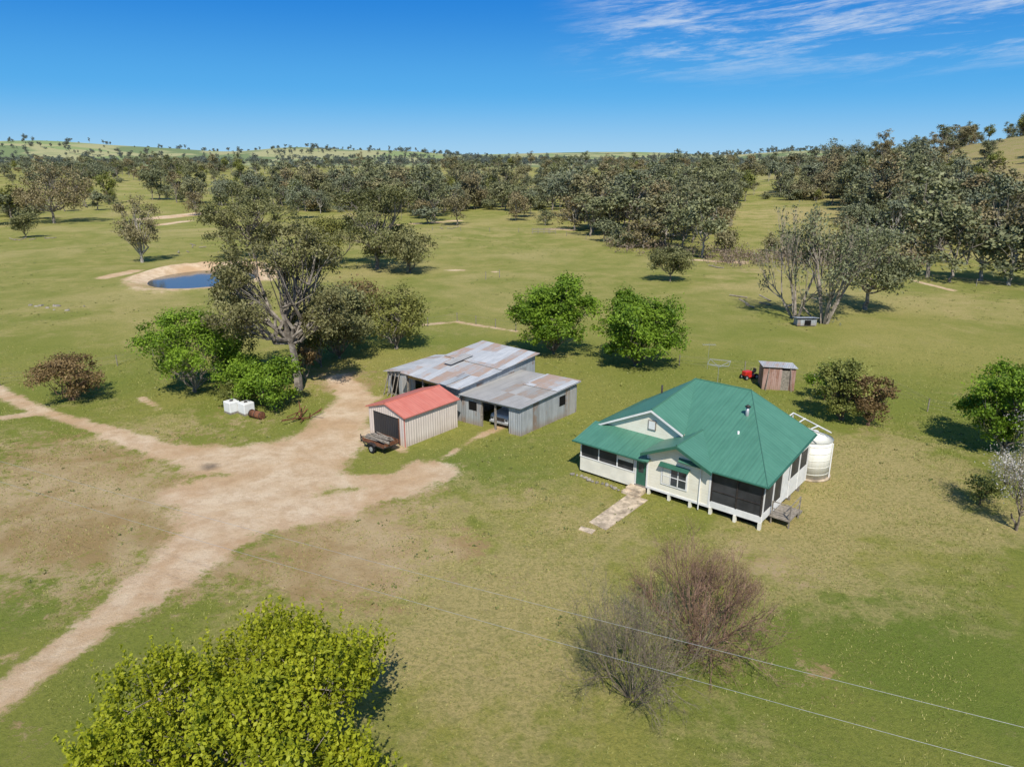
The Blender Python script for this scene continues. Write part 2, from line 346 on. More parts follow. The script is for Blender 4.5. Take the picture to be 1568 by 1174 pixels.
def blobs(X,Y,L):
    v=np.zeros_like(X)
    for u,vv,r,a in L:
        p=G(u,vv); v+=a*np.exp(-(((X-p.x)**2+(Y-p.y)**2)/(r*r)))
    return v
def axis(lo,hi,step,far,ratio):
    c=list(np.arange(lo,hi,step)); s=step; x=hi
    while x<far: c.append(x); s*=ratio; x+=s
    c.append(far); return c
xp=axis(0,70,0.5,6000,1.05); xs=np.array(sorted(set([-a for a in xp]+xp)))
ys=np.array([-6000,-2500,-1000,-400,-150,-60,-25,-10]+axis(0,75,0.5,7500,1.028))
X,Y=np.meshgrid(xs,ys); Z=hgt(X,Y)
nx,ny=len(xs),len(ys)
V=np.stack([X,Y,Z],-1).reshape(-1,3)
i,j=np.meshgrid(np.arange(nx-1),np.arange(ny-1)); a=(j*nx+i).ravel()
me=npmesh('ground',V,np.stack([a,a+1,a+nx+1,a+nx],1),[M['ground']],smooth=True)
def vat(n,arr):
    at=me.attributes.new(n,'FLOAT','POINT'); at.data.foreach_set('value',arr.ravel().astype(np.float32))
vat('dirt',dirtf(X,Y)); vat('brown',blobs(X,Y,BROWN)); vat('dry',blobs(X,Y,DRY)); vat('lush',blobs(X,Y,LUSH)+0.06*(1-sst((Y-45)/20))); vat('far',sst((Y-45)/80))
vat('hill',sst((X-0.32*Y)/60)*sst((Y-150)/80)*sst((900-Y)/200)); vat('vfar',sst((Y-900)/500))
vat('burn_dark',blobs(X,Y,[(320,714,0.9,1.0),(560,575,3.0,0.4),(520,560,4,0.4)]))  # small burnt patch, plus two broad darker areas near the big gum
ground=link(bpy.data.objects.new('ground',me))
k=64; P=[Vector((POND[0]+PRX*1.07*math.cos(t)*(1+0.05*math.sin(3*t)),POND[1]+PRY*1.05*math.sin(t)*(1+0.06*math.cos(2*t+1)),-0.2)) for t in [2*math.pi*i/k for i in range(k)]]
pym('dam_water',P,[tuple(range(k))],M['water'])

# ------------------------------------------------------------------ trees
def unit(rng,n):
    d=rng.normal(size=(n,3)); return d/np.linalg.norm(d,axis=1,keepdims=True)
def leaves(rng,C,N,cr,ls,flat=0.75,out=None,asp=0.6,upb=0.45):
    n=len(C); idx=np.repeat(np.arange(n),N)
    off=rng.normal(size=(len(idx),3))*0.55*(np.asarray(cr)[idx][:,None] if np.ndim(cr) else cr)
    off[:,2]*=flat
    c=C[idx]+off
    nn=unit(rng,len(idx))+ (out[idx]*0.7 if out is not None else 0)+np.array([0,0,upb])
    nn/=np.linalg.norm(nn,axis=1,keepdims=True)+1e-6
    a=np.cross(nn,unit(rng,len(idx))); a/=np.linalg.norm(a,axis=1,keepdims=True)+1e-6; b=np.cross(nn,a)
    s=ls*rng.uniform(0.6,1.3,len(idx))[:,None]
    a=a*s*0.5; b=b*s*0.5*asp
    V=np.stack([c-a,c-b+a*0.1,c+a,c+b+a*0.1],1).reshape(-1,3)
    Q=np.arange(len(V)).reshape(-1,4)
    tint=np.clip(rng.uniform(0,1,n)[idx]*0.6+rng.uniform(0,1,len(idx))*0.4,0,1)
    return V,Q,tint
def join(parts):
    Vs,Qs,Ts,Ms=[],[],[],[]; o=0
    for V,Q,T,m in parts:
        Vs.append(V); Qs.append(Q+o); o+=len(V); Ts.append(np.broadcast_to(T,(len(Q),))); Ms.append(np.full(len(Q),m))
    return np.concatenate(Vs),np.concatenate(Qs),np.concatenate(Ts),np.concatenate(Ms)
def polyline(rng,p,q,n,w):
    t=np.linspace(0,1,n+1)[:,None]; P=p*(1-t)+q*t; L=np.linalg.norm(q-p)
    P[1:-1]+=rng.normal(size=(n-1,3))*w*L; return P
def tree_geo(seed,H,W,cb=0.3,nl=8,ncl=90,nleaf=110,ls=0.25,cr=0.7,tr=None,lean=(0,0),sub=0.5,flat=0.75,asp=0.6,spike=0.0,upb=0.45,multi=1,fork=None):
    rng=RS(seed); tr=tr or H*0.022
    cz=(1+cb)/2*H; rz=(1-cb)/2*H; rx=W/2
    R=np.array([rx,rx,rz]); C0=np.array([lean[0]*H,lean[1]*H,cz])
    ld=unit(rng,nl*4); 
    sel=[ld[0]]
    for d in ld[1:]:
        if len(sel)<nl and min(np.linalg.norm(d-s) for s in sel)>0.75-0.02*nl: sel.append(d)
    ld=np.array(sel); nl=len(ld)
    ls_r=sub*rng.uniform(0.7,1.2,nl)
    LC=C0+ld*R*(1-ls_r[:,None])*rng.uniform(0.8,1.12,(nl,1))
    LC=np.vstack([LC,C0[None]+[[0,0,rz*0.3]]]); ls_r=np.append(ls_r,sub*0.9)
    lob=rng.randint(0,nl+1,ncl)
    d=unit(rng,ncl); d[:,2]=np.where(d[:,2]<-0.55,-d[:,2],d[:,2])
    rr=rng.uniform(0.25,1,ncl)**0.45
    C=LC[lob]+d*rr[:,None]*R*ls_r[lob][:,None]
    C[:,2]=np.maximum(C[:,2],cb*H*0.5+0.15)
    out=(C-C0)/R; out/=np.linalg.norm(out,axis=1,keepdims=True)+1e-6
    crv=cr*rng.uniform(0.6,1.35,ncl)
    parts=[]
    lv=leaves(rng,C,nleaf,crv,ls,flat,out,asp,upb)
    parts.append((lv[0],lv[1],lv[2],0))
    if spike>0:
        ns=int(ncl*5); k=rng.randint(0,ncl,ns); s0=C[k]+rng.normal(size=(ns,3))*cr*0.5
        hh=rng.uniform(0.4,1,ns)*spike; tt=rng.uniform(0,1,(ns,14))
        dirs=np.stack([out[k][:,0]*0.35,out[k][:,1]*0.35,np.ones(ns)],1)
        pc=(s0[:,None]+dirs[:,None]*(tt*hh[:,None])[...,None]).reshape(-1,3)
        lv=leaves(rng,pc,1,0.06,ls*0.9,1,None,asp,0.1); parts.append((lv[0],lv[1],np.clip(lv[2]*0.7+0.3,0,1),0))
    fk=np.array([lean[0]*H*0.5,lean[1]*H*0.5,max((fork if fork else cb*0.85)*H,0.25)])
    P0,P1,R0,R1=[],[],[],[]
    def add(P,r0,r1):
        n=len(P)-1
        for q in range(n):
            P0.append(P[q]);P1.append(P[q+1]); R0.append(r0+(r1-r0)*q/n); R1.append(r0+(r1-r0)*(q+1)/n)
    for mm in range(multi):
        b0=np.array([0,0,-0.2]) if mm==0 else np.array([*(rng.normal(size=2)*tr*2),-0.2])
        add(polyline(rng,b0,fk+(0 if mm==0 else 1)*np.array([*(rng.normal(size=2)*tr*3),0]),4,0.03),tr*1.25,tr*0.8)
    tips=[]
    for q in range(nl+1):
        P=polyline(rng,fk,LC[q],5,0.06); add(P,tr*0.55,tr*0.2); tips.append(P)
    for q in range(ncl):
        P=tips[lob[q]]; s=P[rng.randint(2,6)]
        add(polyline(rng,s,C[q],2,0.08),tr*0.16,tr*0.05)
    V,Q=tubes(P0,P1,R0,R1,5); parts.append((V,Q,0.5,1))
    return join(parts)
def put_tree(name,u,vb,vt,wpx,leaf='gum',bark='bark',seed=1,**kw):
    b=G(u,vb); H=ztop(b.y,vt)-b.z; W=wpx/FPX*depth(b)
    V,Q,T,Mi=tree_geo(seed,H,W,**kw)
    me=npmesh(name,V,Q,[M[leaf],M[bark]],T,Mi)
    ob=link(bpy.data.objects.new(name,me)); ob.location=b; return ob
put_tree('gum_tree',457,598,342,225,'gum','bark',11,cb=0.22,nl=20,ncl=250,nleaf=105,ls=0.25,cr=0.68,tr=0.34,lean=(-0.035,0.0),sub=0.27,fork=0.30)
put_tree('gum_tree',390,396,280,168,'gum','bark',12,cb=0.08,nl=14,ncl=170,nleaf=85,ls=0.42,cr=1.15,sub=0.33,fork=.22)
put_tree('gum_tree',578,412,280,168,'gum','bark',13,cb=0.06,nl=15,ncl=185,nleaf=85,ls=0.42,cr=1.15,sub=0.33,fork=.22)
put_tree('gum_tree',515,405,326,100,'olive','bark',14,cb=0.05,nl=8,ncl=90,nleaf=80,ls=0.4,cr=1.1)
put_tree('gum_tree',218,402,298,60,'gumfar','barkpale',15,cb=0.12,nl=9,ncl=90,nleaf=60,ls=0.36,cr=0.9,sub=0.4)
put_tree('gum_tree',628,418,348,90,'gum','bark',16,cb=0.05,nl=9,ncl=90,nleaf=80,ls=0.4,cr=1.1)
put_tree('gum_tree',1026,431,376,74,'gum','bark',17,cb=0.22,nl=9,ncl=100,nleaf=80,ls=0.32,cr=0.8,sub=0.45)
put_tree('gum_tree',83,342,252,140,'gumfar','bark',18,cb=0.1,nl=11,ncl=130,nleaf=70,ls=0.6,cr=1.7,sub=0.4,fork=.2)
put_tree('gum_tree',40,364,322,44,'gum','bark',19,cb=0.1,nl=6,ncl=60,nleaf=60,ls=0.4,cr=1.0)
put_tree('green_tree',300,600,464,165,'bright','bark',21,cb=0.03,nl=13,ncl=190,nleaf=100,ls=0.22,cr=0.64,multi=3,tr=0.10,sub=.40)
put_tree('olive_tree',352,572,480,100,'olive','bark',30,cb=0.03,nl=9,ncl=110,nleaf=90,ls=0.22,cr=0.6,multi=2,tr=0.10,sub=.4)
put_tree('green_shrub',420,625,545,105,'bright','bark',22,cb=0.02,nl=9,ncl=100,nleaf=100,ls=0.21,cr=0.5,multi=3,tr=0.07)
put_tree('green_shrub',375,606,535,95,'bright','bark',48,cb=0.02,nl=9,ncl=90,nleaf=90,ls=0.21,cr=0.5,multi=3,tr=0.07)
put_tree('grey_shrub',370,618,585,66,'olive','bark',23,cb=0.02,nl=6,ncl=40,nleaf=80,ls=0.2,cr=0.4,tr=0.05)
put_tree('olive_tree',608,534,440,112,'olive','bark',24,cb=0.06,nl=13,ncl=130,nleaf=65,ls=0.26,cr=0.8,tr=0.14,multi=2,sub=.4)
put_tree('olive_tree',520,548,430,135,'gum','bark',25,cb=0.03,nl=13,ncl=150,nleaf=85,ls=0.27,cr=0.85,tr=0.16,sub=.4)
put_tree('olive_tree',492,562,470,70,'olive','bark',47,cb=0.03,nl=8,ncl=80,nleaf=80,ls=0.25,cr=0.7,tr=0.1,sub=.4)
put_tree('russet_tree',552,524,420,85,'russet','bark',26,cb=0.15,nl=8,ncl=70,nleaf=50,ls=0.27,cr=0.75,tr=0.12)
put_tree('russet_shrub',468,582,526,44,'russet','bark',27,cb=0.1,nl=5,ncl=25,nleaf=70,ls=0.22,cr=0.45,tr=0.06)
put_tree('brown_bush',113,613,538,118,'russet','twig',28,cb=0.04,nl=12,ncl=120,nleaf=80,ls=0.18,cr=0.5,multi=3,tr=0.08,sub=.38)
put_tree('green_tree',848,542,422,142,'bright','bark',31,cb=0.03,nl=15,ncl=280,nleaf=105,ls=0.26,cr=0.66,sub=0.42,tr=0.16)
put_tree('green_tree',972,560,446,144,'bright','bark',32,cb=0.03,nl=15,ncl=280,nleaf=105,ls=0.26,cr=0.66,sub=0.42,tr=0.16)
put_tree('green_bush',1285,643,552,90,'olive','twig',33,cb=0.03,nl=12,ncl=120,nleaf=90,ls=0.19,cr=0.42,multi=3,tr=0.07,sub=.38)
put_tree('green_bush',1262,612,556,50,'bright','twig',38,cb=0.03,nl=7,ncl=50,nleaf=80,ls=0.19,cr=0.42,multi=3,tr=0.07,sub=.4)
put_tree('olive_bush',1330,652,570,70,'russet','twig',34,cb=0.04,nl=9,ncl=80,nleaf=80,ls=0.19,cr=0.42,multi=3,tr=0.07,sub=.4)
put_tree('green_tree',1537,695,556,140,'bright','bark',35,cb=0.05,nl=15,ncl=220,nleaf=110,ls=0.21,cr=0.5,sub=0.4,tr=0.12)
put_tree('blossom_tree',1556,812,630,105,'blossom','twiggrey',36,cb=0.15,nl=12,ncl=170,nleaf=28,ls=0.10,cr=0.40,tr=0.06,multi=2,sub=.38)
put_tree('green_shrub',1500,772,728,58,'olive','twig',37,cb=0.04,nl=6,ncl=30,nleaf=50,ls=0.16,cr=0.35,tr=0.04)
V,Q,T,Mi=tree_geo(43,5.2,11.0,cb=0.03,nl=24,ncl=520,nleaf=80,ls=0.165,cr=0.46,tr=0.16,sub=0.33,spike=0.95,multi=2)
ob=link(bpy.data.objects.new('spring_tree',npmesh('spring_tree',V,Q,[M['lime'],M['bark']],T,Mi))); ob.location=(-8.3,17.7,0)

def twig_geo(seed,H,W,stems=10,levels=4,kids=3,r=0.03,spread=1.0,rd=0.62):
    rng=RS(seed); P0,P1,R0,R1=[],[],[],[]; tips=[]
    def grow(p,d,L,r,lev):
        q=p+d*L; P0.append(p);P1.append(q);R0.append(r);R1.append(r*0.7)
        if lev==0: tips.append(q); return
        for c in range(kids):
            dd=d+rng.normal(size=3)*0.42*spread; dd[2]+=0.12; dd/=np.linalg.norm(dd)
            grow(p+d*L*rng.uniform(0.6,1.0),dd,L*rng.uniform(0.62,0.9),r*rd,lev-1)
    for s in range(stems):
        a=2*math.pi*(s+rng.uniform(-.3,.3))/stems; el=rng.uniform(0.35,1.25)
        d=np.array([math.cos(a)*math.cos(el)*W/H,math.sin(a)*math.cos(el)*W/H,math.sin(el)]); d/=np.linalg.norm(d)
        grow(np.array([math.cos(a)*0.1,math.sin(a)*0.1,-0.05]),d,rng.uniform(0.8,1.1),r,levels)
    P1=np.array(P1);P0=np.array(P0);tips=np.array(tips)
    s=np.array([W/2/np.percentile(abs(P1[:,0]),97),W/2/np.percentile(abs(P1[:,1]),97),H/np.percentile(P1[:,2],99)])
    V,Q=tubes(P0*s,P1*s,R0,R1,3); return V,Q,tips*s
def put_twigs(name,u,vb,vt,wpx,mat,seed,leaf=None,nleaf=2,ls=0.07,lr=0.12,**kw):
    b=G(u,vb); H=ztop(b.y,vt)-b.z; W=wpx/FPX*depth(b)
    V,Q,tips=twig_geo(seed,H,W,**kw); rng=RS(seed)
    parts=[(V,Q,0.5,1)]
    if leaf: 
        lv=leaves(rng,tips,nleaf,lr,ls); parts.append((lv[0],lv[1],lv[2],0))
    V,Q,T,Mi=join(parts)
    ob=link(bpy.data.objects.new(name,npmesh(name,V,Q,[M[leaf or 'weed'],M[mat]],T,Mi))); ob.location=b; return ob
put_twigs('bare_shrub',1072,990,848,200,'twig',51,'russet',3,0.05,stems=19,levels=5,kids=3,r=0.045)
put_twigs('grey_bare_shrub',968,1066,893,190,'twiggrey',52,'weed',2,0.05,stems=17,levels=5,kids=3,r=0.03,spread=1.2)
put_twigs('dead_gum_tree',1218,488,320,100,'deadwood',53,'gumfar',3,0.35,0.6,stems=5,levels=4,kids=3,r=0.22,spread=0.85,rd=.52)
put_twigs('dead_gum_tree',1262,495,328,125,'deadwood',56,'gumfar',9,0.38,0.9,stems=6,levels=4,kids=3,r=0.22,spread=0.9,rd=.52)
put_tree('gum_tree',1325,474,342,140,'gumfar','deadwood',54,cb=0.08,nl=13,ncl=150,nleaf=70,ls=0.36,cr=1.1,sub=0.38,tr=0.28,fork=.2)
put_twigs('bare_shrub',1545,742,690,60,'twiggrey',55,'weed',2,0.05,stems=8,levels=4,kids=3,r=0.02)

protos=[]
for s in range(9):
    V,Q,T,Mi=tree_geo(100+s,[12,14,8,10,15,11,7,13,13][s],[8,11,8,12,9,6,9,7,10][s],cb=[.22,.12,.15,.05,.28,.22,.05,.3,.2][s],nl=[7,10,7,10,7,6,8,6,8][s],ncl=[58,78,56,80,56,46,64,46,60][s],nleaf=30,ls=0.6,cr=[1.0,1.15,1.05,1.2,.95,.9,1.1,.95,1.0][s],sub=[.32,.38,.38,.38,.32,.34,.4,.32,.32][s],tr=0.2,fork=.25)
    lm='gumfar' if s!=5 else 'olive'
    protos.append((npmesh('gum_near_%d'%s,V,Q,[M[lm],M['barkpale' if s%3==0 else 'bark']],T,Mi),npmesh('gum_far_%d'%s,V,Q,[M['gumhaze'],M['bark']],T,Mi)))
forest=empty('distant_trees',(0,300,0))
front=np.array([(-600,345),(0,338),(100,335),(130,318),(230,308),(330,318),(480,330),(600,330),(660,338),(720,322),(770,322),(800,335),(860,325),(880,355),(950,362),(1000,378),(1090,388),(1130,340),(1160,315),(1270,322),(1300,345),(1380,365),(1400,415),(1460,425),(1568,430),(2200,430)],float)
rng=RS(7)
def vnoise(x,y,s,seed=0):
    return (math.sin(x/s+seed)+math.sin(y/s*1.3+2*seed)+math.sin((x+y)/s*.7+seed*3)+math.sin((x-y)/s*1.7+seed))/4
cnt=0
def plant(x,y,sc,far,i):
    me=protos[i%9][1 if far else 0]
    ob=bpy.data.objects.new('gum',me); link(ob); ob.location=(x,y,float(hgt(x,y))-0.1)
    ob.rotation_euler=(0,0,random.uniform(0,6.28)); ob.scale=(sc*random.uniform(.8,1.35),sc*random.uniform(.8,1.35),sc*random.uniform(.75,1.15))
    adopt(ob,forest)
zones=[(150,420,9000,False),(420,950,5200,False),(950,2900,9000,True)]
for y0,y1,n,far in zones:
    for q in range(n):
        y=math.sqrt(random.uniform(y0*y0,y1*y1)); x=random.uniform(-0.9,0.95)*y
        z=float(hgt(x,y))
        v0=587-FPX*(y*ST-20*CT)/(y*CT+20*ST)
        d=y*CT-(z-20)*ST; u=784+FPX*x/d
        vf=np.interp(u,front[:,0],front[:,1])
        if v0>vf: continue
        hill=x>0.34*y and y>190 and y<700
        dens=0.5 if v0>vf-8 else 0.30
        nz=vnoise(x,y,62,1.3)+0.6*vnoise(x,y,23,4.1)
        if y<950:
            thr=-0.02+(0.0 if y<420 else 0.12)
            if hill: thr=-0.18; dens=0.40
            if nz<thr and (v0<vf-5 or hill) and random.random()<0.93: continue
            if not hill: dens*=min(1.0,0.4+max(0,nz-thr)*2.0)*1.2
        else:
            nn=vnoise(x,y,150,2)+.5*vnoise(x,y,60,5)
            dens=0.55 if z<13 and nn>-.3 else (0.65 if nn>0.0 else 0.06)
        if y<420 and not hill: dens*=0.6
        if random.random()>dens: continue
        sc=random.uniform(0.5,1.4)*(1.0 if y<420 else 1.05)
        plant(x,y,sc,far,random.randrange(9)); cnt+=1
for u,vb,s,i in [(700,345,1.0,1),(655,343,1.0,2),(790,338,.9,3),(905,362,1.2,8),(925,370,.9,2),(1075,395,1.15,0),(1045,385,1.0,1),(1010,375,.9,4),(880,352,.9,3),(1110,385,.9,6),(455,335,1.1,1),(300,330,.8,3),(150,322,1.,2),
   (1420,425,1.15,4),(1455,432,1.0,1),(1500,430,1.2,0),(1545,437,1.1,3),(1590,440,1.2,1),(1400,400,1.0,6),(1340,385,1.0,2),(1480,405,1.1,8),(1365,370,1.1,0),(-20,345,1.1,1),(20,330,1,3),(950,378,.9,6),(985,380,.8,3),(835,345,.5,3),(1180,385,.55,6),(1210,392,.5,3),(1290,375,.7,3),(1310,368,.8,1),(665,340,1,4),(985,362,1,8),(1030,365,1,0),(1060,372,1.1,1)]:
    p=G(u,vb); plant(p.x,p.y,s,False,i)
print('distant trees',cnt)
rng=RS(9); C=[];cr=[]
for q in range(260):
    u=rng.uniform(930,1420); vb=np.interp(u,[930,1130,1200,1420],[372,398,398,402])+rng.normal()*6
    p=G(u,vb); C.append((p.x,p.y,p.z+0.8)); cr.append(rng.uniform(1,2.2))
lv=leaves(rng,np.array(C),60,np.array(cr),0.35,0.7)
link(bpy.data.objects.new('creek_scrub',npmesh('creek_scrub',lv[0],lv[1],[M['scrub']],lv[2])))
C=[];
for q in range(6500):
    y=math.sqrt(rng.uniform(24**2,200**2)); x=rng.uniform(-.8,.8)*y
    nz=vnoise(x,y,14,2.0)+vnoise(x,y,5,1.1)
    if nz<(-0.15 if (x>0.35*y and y>60) else 0.35): continue
    C.append((x,y,float(hgt(x,y))+0.04))
C=np.array(C); C=C[dirtf(C[:,0],C[:,1])<0.3]
lv=leaves(rng,C,9,rng.uniform(0.12,0.36,len(C)),0.15,0.3,None,.6,.9)
link(bpy.data.objects.new('paddock_weeds',npmesh('paddock_weeds',lv[0],lv[1],[M['weed']],lv[2])))
n=330000
y=np.sqrt(rng.uniform(17.0**2,80.0**2,n)); x=rng.uniform(-.80,.80,n)*y
nzv=np.sin(x*0.9+1.3*np.sin(y*.5))+np.sin(y*1.1+np.sin(x*.7)*1.7)
ok=(dirtf(x,y)<0.34+rng.uniform(-.2,.2,n))&(nzv+rng.normal(size=n)*1.2>-0.3)&(rng.uniform(0,1,n)<np.clip((80-y)/45,0,1))
x,y=x[ok],y[ok]; n=len(x); b=np.stack([x,y,np.zeros(n)],1)
an=rng.uniform(0,6.28,n); w=rng.uniform(0.010,0.026,n)*(0.6+y/60); hh=rng.uniform(0.03,0.08,n)*(0.8+y/80)
s=np.stack([np.cos(an)*w,np.sin(an)*w,np.zeros(n)],1); tp=b+np.stack([rng.normal(size=n)*.05,rng.normal(size=n)*.05,hh],1)
V=np.stack([b-s,b+s,tp],1).reshape(-1,3)
link(bpy.data.objects.new('grass',npmesh('grass',V,np.arange(len(V)).reshape(-1,3),[M['grassb']],rng.uniform(0,1,n))))

# ------------------------------------------------------------------ house
P1=Vector((4.55,43.64,0)); F=Fr(P1)
H=empty('farmhouse',F(6,5,0))
B=lambda n,a0,a1,b0,b1,z0,z1,m,bev=0: box(n,F,a0,a1,b0,b1,z0,z1,M[m],H,bev)
B('main_wall',0.15,9.2,2.2,9.8,0.45,2.85,'cream')
B('rear_wall',9.2,12.1,4.4,7.1,0.45,3.0,'cream')
B('underfloor',0.3,11.9,0.5,7.0,0.0,0.46,'dark')  # solid dark block painted in place of the underfloor shade
B('verandah_floor',0.0,5.0,0.02,2.2,0.32,0.45,'timber')
B('sunroom_floor',9.2,12.25,0.02,4.4,0.42,0.52,'timber')
B('verandah_dado',0.0,4.15,0.0,0.08,0.18,1.15,'creamplain')
B('verandah_sill',-0.03,4.15,-0.03,0.11,1.15,1.2,'white')
B('verandah_screen',0.1,4.1,0.03,0.06,1.2,2.12,'screen')
B('verandah_head',0.0,5.0,0.0,0.1,2.12,2.32,'white')
for a in (0.0,1.4,2.8,4.05): B('verandah_post',a,a+0.07,-0.012,0.105,1.2,2.12,'white')
B('verandah_side_dado',0.0,0.08,0.08,2.2,0.18,1.15,'creamplain')
B('verandah_side_screen',0.03,0.06,0.08,2.2,1.15,2.3,'screen')
B('blind',2.9,4.0,-0.004,0.026,1.75,2.1,'creamplain')
B('front_door',4.25,4.9,0.02,0.07,0.42,2.1,'greentrim')
B('door_frame_left',4.17,4.25,-0.02,0.09,0.42,2.12,'white')
B('door_glass',4.4,4.75,0.008,0.018,1.3,1.9,'glass')
B('gable_room_wall',5.0,9.2,0.0,3.0,0.42,2.9,'cream')
prism('gable_room_pediment',[F(5.0,0.0,2.9),F(9.2,0.0,2.9),F(7.1,0.0,3.76)],VD*0.1,M['cream'],H)
B('base_trim',4.98,9.22,-0.03,0.0,0.40,0.55,'white')
B('corner_trim_left',4.97,5.09,-0.025,0.0,0.55,2.88,'white')
B('corner_trim_right',9.1,9.22,-0.025,0.0,0.55,2.88,'white')
B('window_frame',6.0,7.75,-0.05,0.0,1.0,2.25,'white')
B('window_glass',6.1,7.65,-0.062,-0.05,1.1,2.15,'glass')
B('window_mullion',6.6,6.66,-0.075,-0.062,1.1,2.15,'white')
B('window_mullion',7.1,7.16,-0.075,-0.062,1.1,2.15,'white')
B('window_transom',6.1,7.65,-0.078,-0.064,1.6,1.65,'white')
slab('window_hood',[F(5.9,-0.32,2.26),F(7.85,-0.32,2.26),F(7.85,-0.02,2.45),F(5.9,-0.02,2.45)],0.04,M['greentrim'],H)
B('curtain',6.12,6.58,-0.066,-0.0625,1.1,2.14,'creamplain')
rod('downpipe',[(F(8.55,-0.06,0.1),F(8.55,-0.06,2.8))],0.04,M['white'],H)
B('sunroom_base',9.2,12.3,0.0,0.08,0.45,0.85,'white')
B('sunroom_screen',9.25,12.25,0.03,0.06,0.85,2.62,'screen')
B('sunroom_head',9.2,12.3,0.0,0.1,2.62,2.82,'greentrim')
for a in (9.22,10.75,12.2): B('sunroom_post',a,a+0.08,-0.015,0.105,0.85,2.62,'steel')
B('sunroom_rail',9.3,12.2,-0.008,0.09,1.55,1.59,'steel')
B('sunroom_side_base',12.22,12.3,0.08,2.9,0.45,0.95,'white')
B('sunroom_side_screen',12.25,12.28,0.08,2.9,0.95,2.75,'screen')
B('sunroom_side_base2',12.22,12.3,4.1,7.2,0.45,1.6,'white')
B('sunroom_side_screen2',12.25,12.28,4.1,7.2,1.6,2.8,'screen')
B('side_door',12.24,12.29,3.0,4.0,0.5,2.6,'white')
for b in (0.0,1.45,2.85,4.02,5.6,7.15): B('side_post',12.2,12.33,b+0.11,b+0.2,0.45,2.85,'white')
B('side_head',12.2,12.3,0.1,7.3,2.8,2.98,'white')
for a in (5.1,6.5,7.9,9.2,10.7,12.15):
    B('stump',a,a+0.16,-0.02,0.19,0.0,0.45,'creamplain')
for b in (1.6,3.2,4.8,6.4): B('side_stump',12.12,12.26,b,b+0.14,0,0.45,'timber')
prism('main_gable',[F(-0.0,2.2,2.75),F(8.0,2.2,2.75),F(8.0,2.2,2.8),F(4.0,2.2,4.68),F(-0.0,2.2,2.8)],VD*0.12,M['cream'],H)
B('gable_vent',3.72,4.28,2.13,2.2,3.35,4.0,'timber'); B('gable_vent_louvre',3.78,4.22,2.115,2.13,3.41,3.94,'white')
g=M['greenroof']
def R(n,pts,th=0.07): return slab(n,[F(*p) for p in pts],th,g,H)
R('verandah_roof',[(-0.35,-0.4,2.32),(5.2,-0.4,2.32),(5.2,2.22,2.93),(-0.35,2.22,2.93)])
R('gable_left_roof',[(-0.4,1.95,2.66),(4.0,1.95,4.78),(4.0,8.0,5.42),(-0.4,9.3,2.66)])
R('gable_right_roof',[(4.0,1.95,4.78),(6.3,1.95,3.66),(6.3,2.2,3.68),(4.0,8.0,5.42)])
R('front_roof',[(6.3,2.2,3.66),(7.2,-0.35,2.9),(12.6,-0.35,2.9),(8.0,8.0,5.42),(4.0,8.0,5.42)])
R('hip_roof',[(12.6,-0.35,2.9),(12.6,7.3,3.72),(8.0,8.0,5.42)])
R('back_roof',[(4.0,8.0,5.42),(8.0,8.0,5.42),(9.6,10.1,2.9),(1.0,10.1,2.9)])
R('back_right_roof',[(8.0,8.0,5.42),(12.6,7.3,3.72),(9.6,10.1,2.9)])
R('back_left_roof',[(4.0,8.0,5.42),(-0.4,9.3,2.66),(1.0,10.1,2.9)])
zs=lambda a: 3.92-abs(a-7.1)*0.46
R('porch_left_roof',[(4.75,-0.5,zs(4.75)),(7.1,-0.5,3.92),(7.1,2.9,3.92),(6.3,2.25,zs(6.3)),(4.75,2.2,zs(4.75))])
R('porch_right_roof',[(7.1,-0.5,3.92),(9.4,-0.5,zs(9.4)),(9.4,-0.3,zs(9.4)),(7.1,2.95,3.92)])
gt=M['greentrim']
rod('ridge_cap',[(F(4,8,5.43),F(8,8,5.43)),(F(4,1.95,4.79),F(4,8,5.43)),(F(7.1,-.5,3.93),F(7.1,2.9,3.93))],0.055,g,H,5)
rod('hip_cap',[(F(8,8,5.42),F(12.6,-.35,2.90)),(F(8,8,5.42),F(12.6,7.3,3.72))],0.03,g,H,5)
rod('gutter',[(F(-.4,-.42,2.28),F(5.0,-.42,2.28)),(F(9.4,-.38,2.86),F(12.65,-.38,2.86)),(F(12.64,-.38,2.86),F(12.64,7.3,3.66)),(F(-.43,1.95,2.62),F(-.43,9.3,2.62))],0.06,gt,H)
prism('barge_board',[F(-0.4,1.93,2.52),F(4,1.93,4.62),F(4,1.93,4.76),F(-0.4,1.93,2.64)],VD*-0.03,M['white'],H)
prism('barge_board',[F(6.3,1.93,3.50),F(4,1.93,4.62),F(4,1.93,4.76),F(6.3,1.93,3.64)],VD*-0.03,M['white'],H)
prism('barge_board',[F(4.75,-.51,zs(4.75)-.19),F(7.1,-.51,3.72),F(7.1,-.51,3.9),F(4.75,-.51,zs(4.75)-.01)],VD*-0.03,gt,H)
prism('barge_board',[F(9.4,-.51,zs(9.4)-.19),F(7.1,-.51,3.72),F(7.1,-.51,3.9),F(9.4,-.51,zs(9.4)-.01)],VD*-0.03,gt,H)
cyl('flue',F(8.9,5.3,4.2),0.11,1.0,M['galv'],H,14); cyl('flue_cap',F(8.9,5.3,5.2),0.2,0.12,M['steel'],H,14,r2=0.05)
cyl('vent_pipe',F(9.2,3.4,3.7),0.06,0.5,M['white'],H,10)
cyl('chimney_pipe',F(1.6,7.8,3.4),0.07,1.1,M['steel'],H,10)
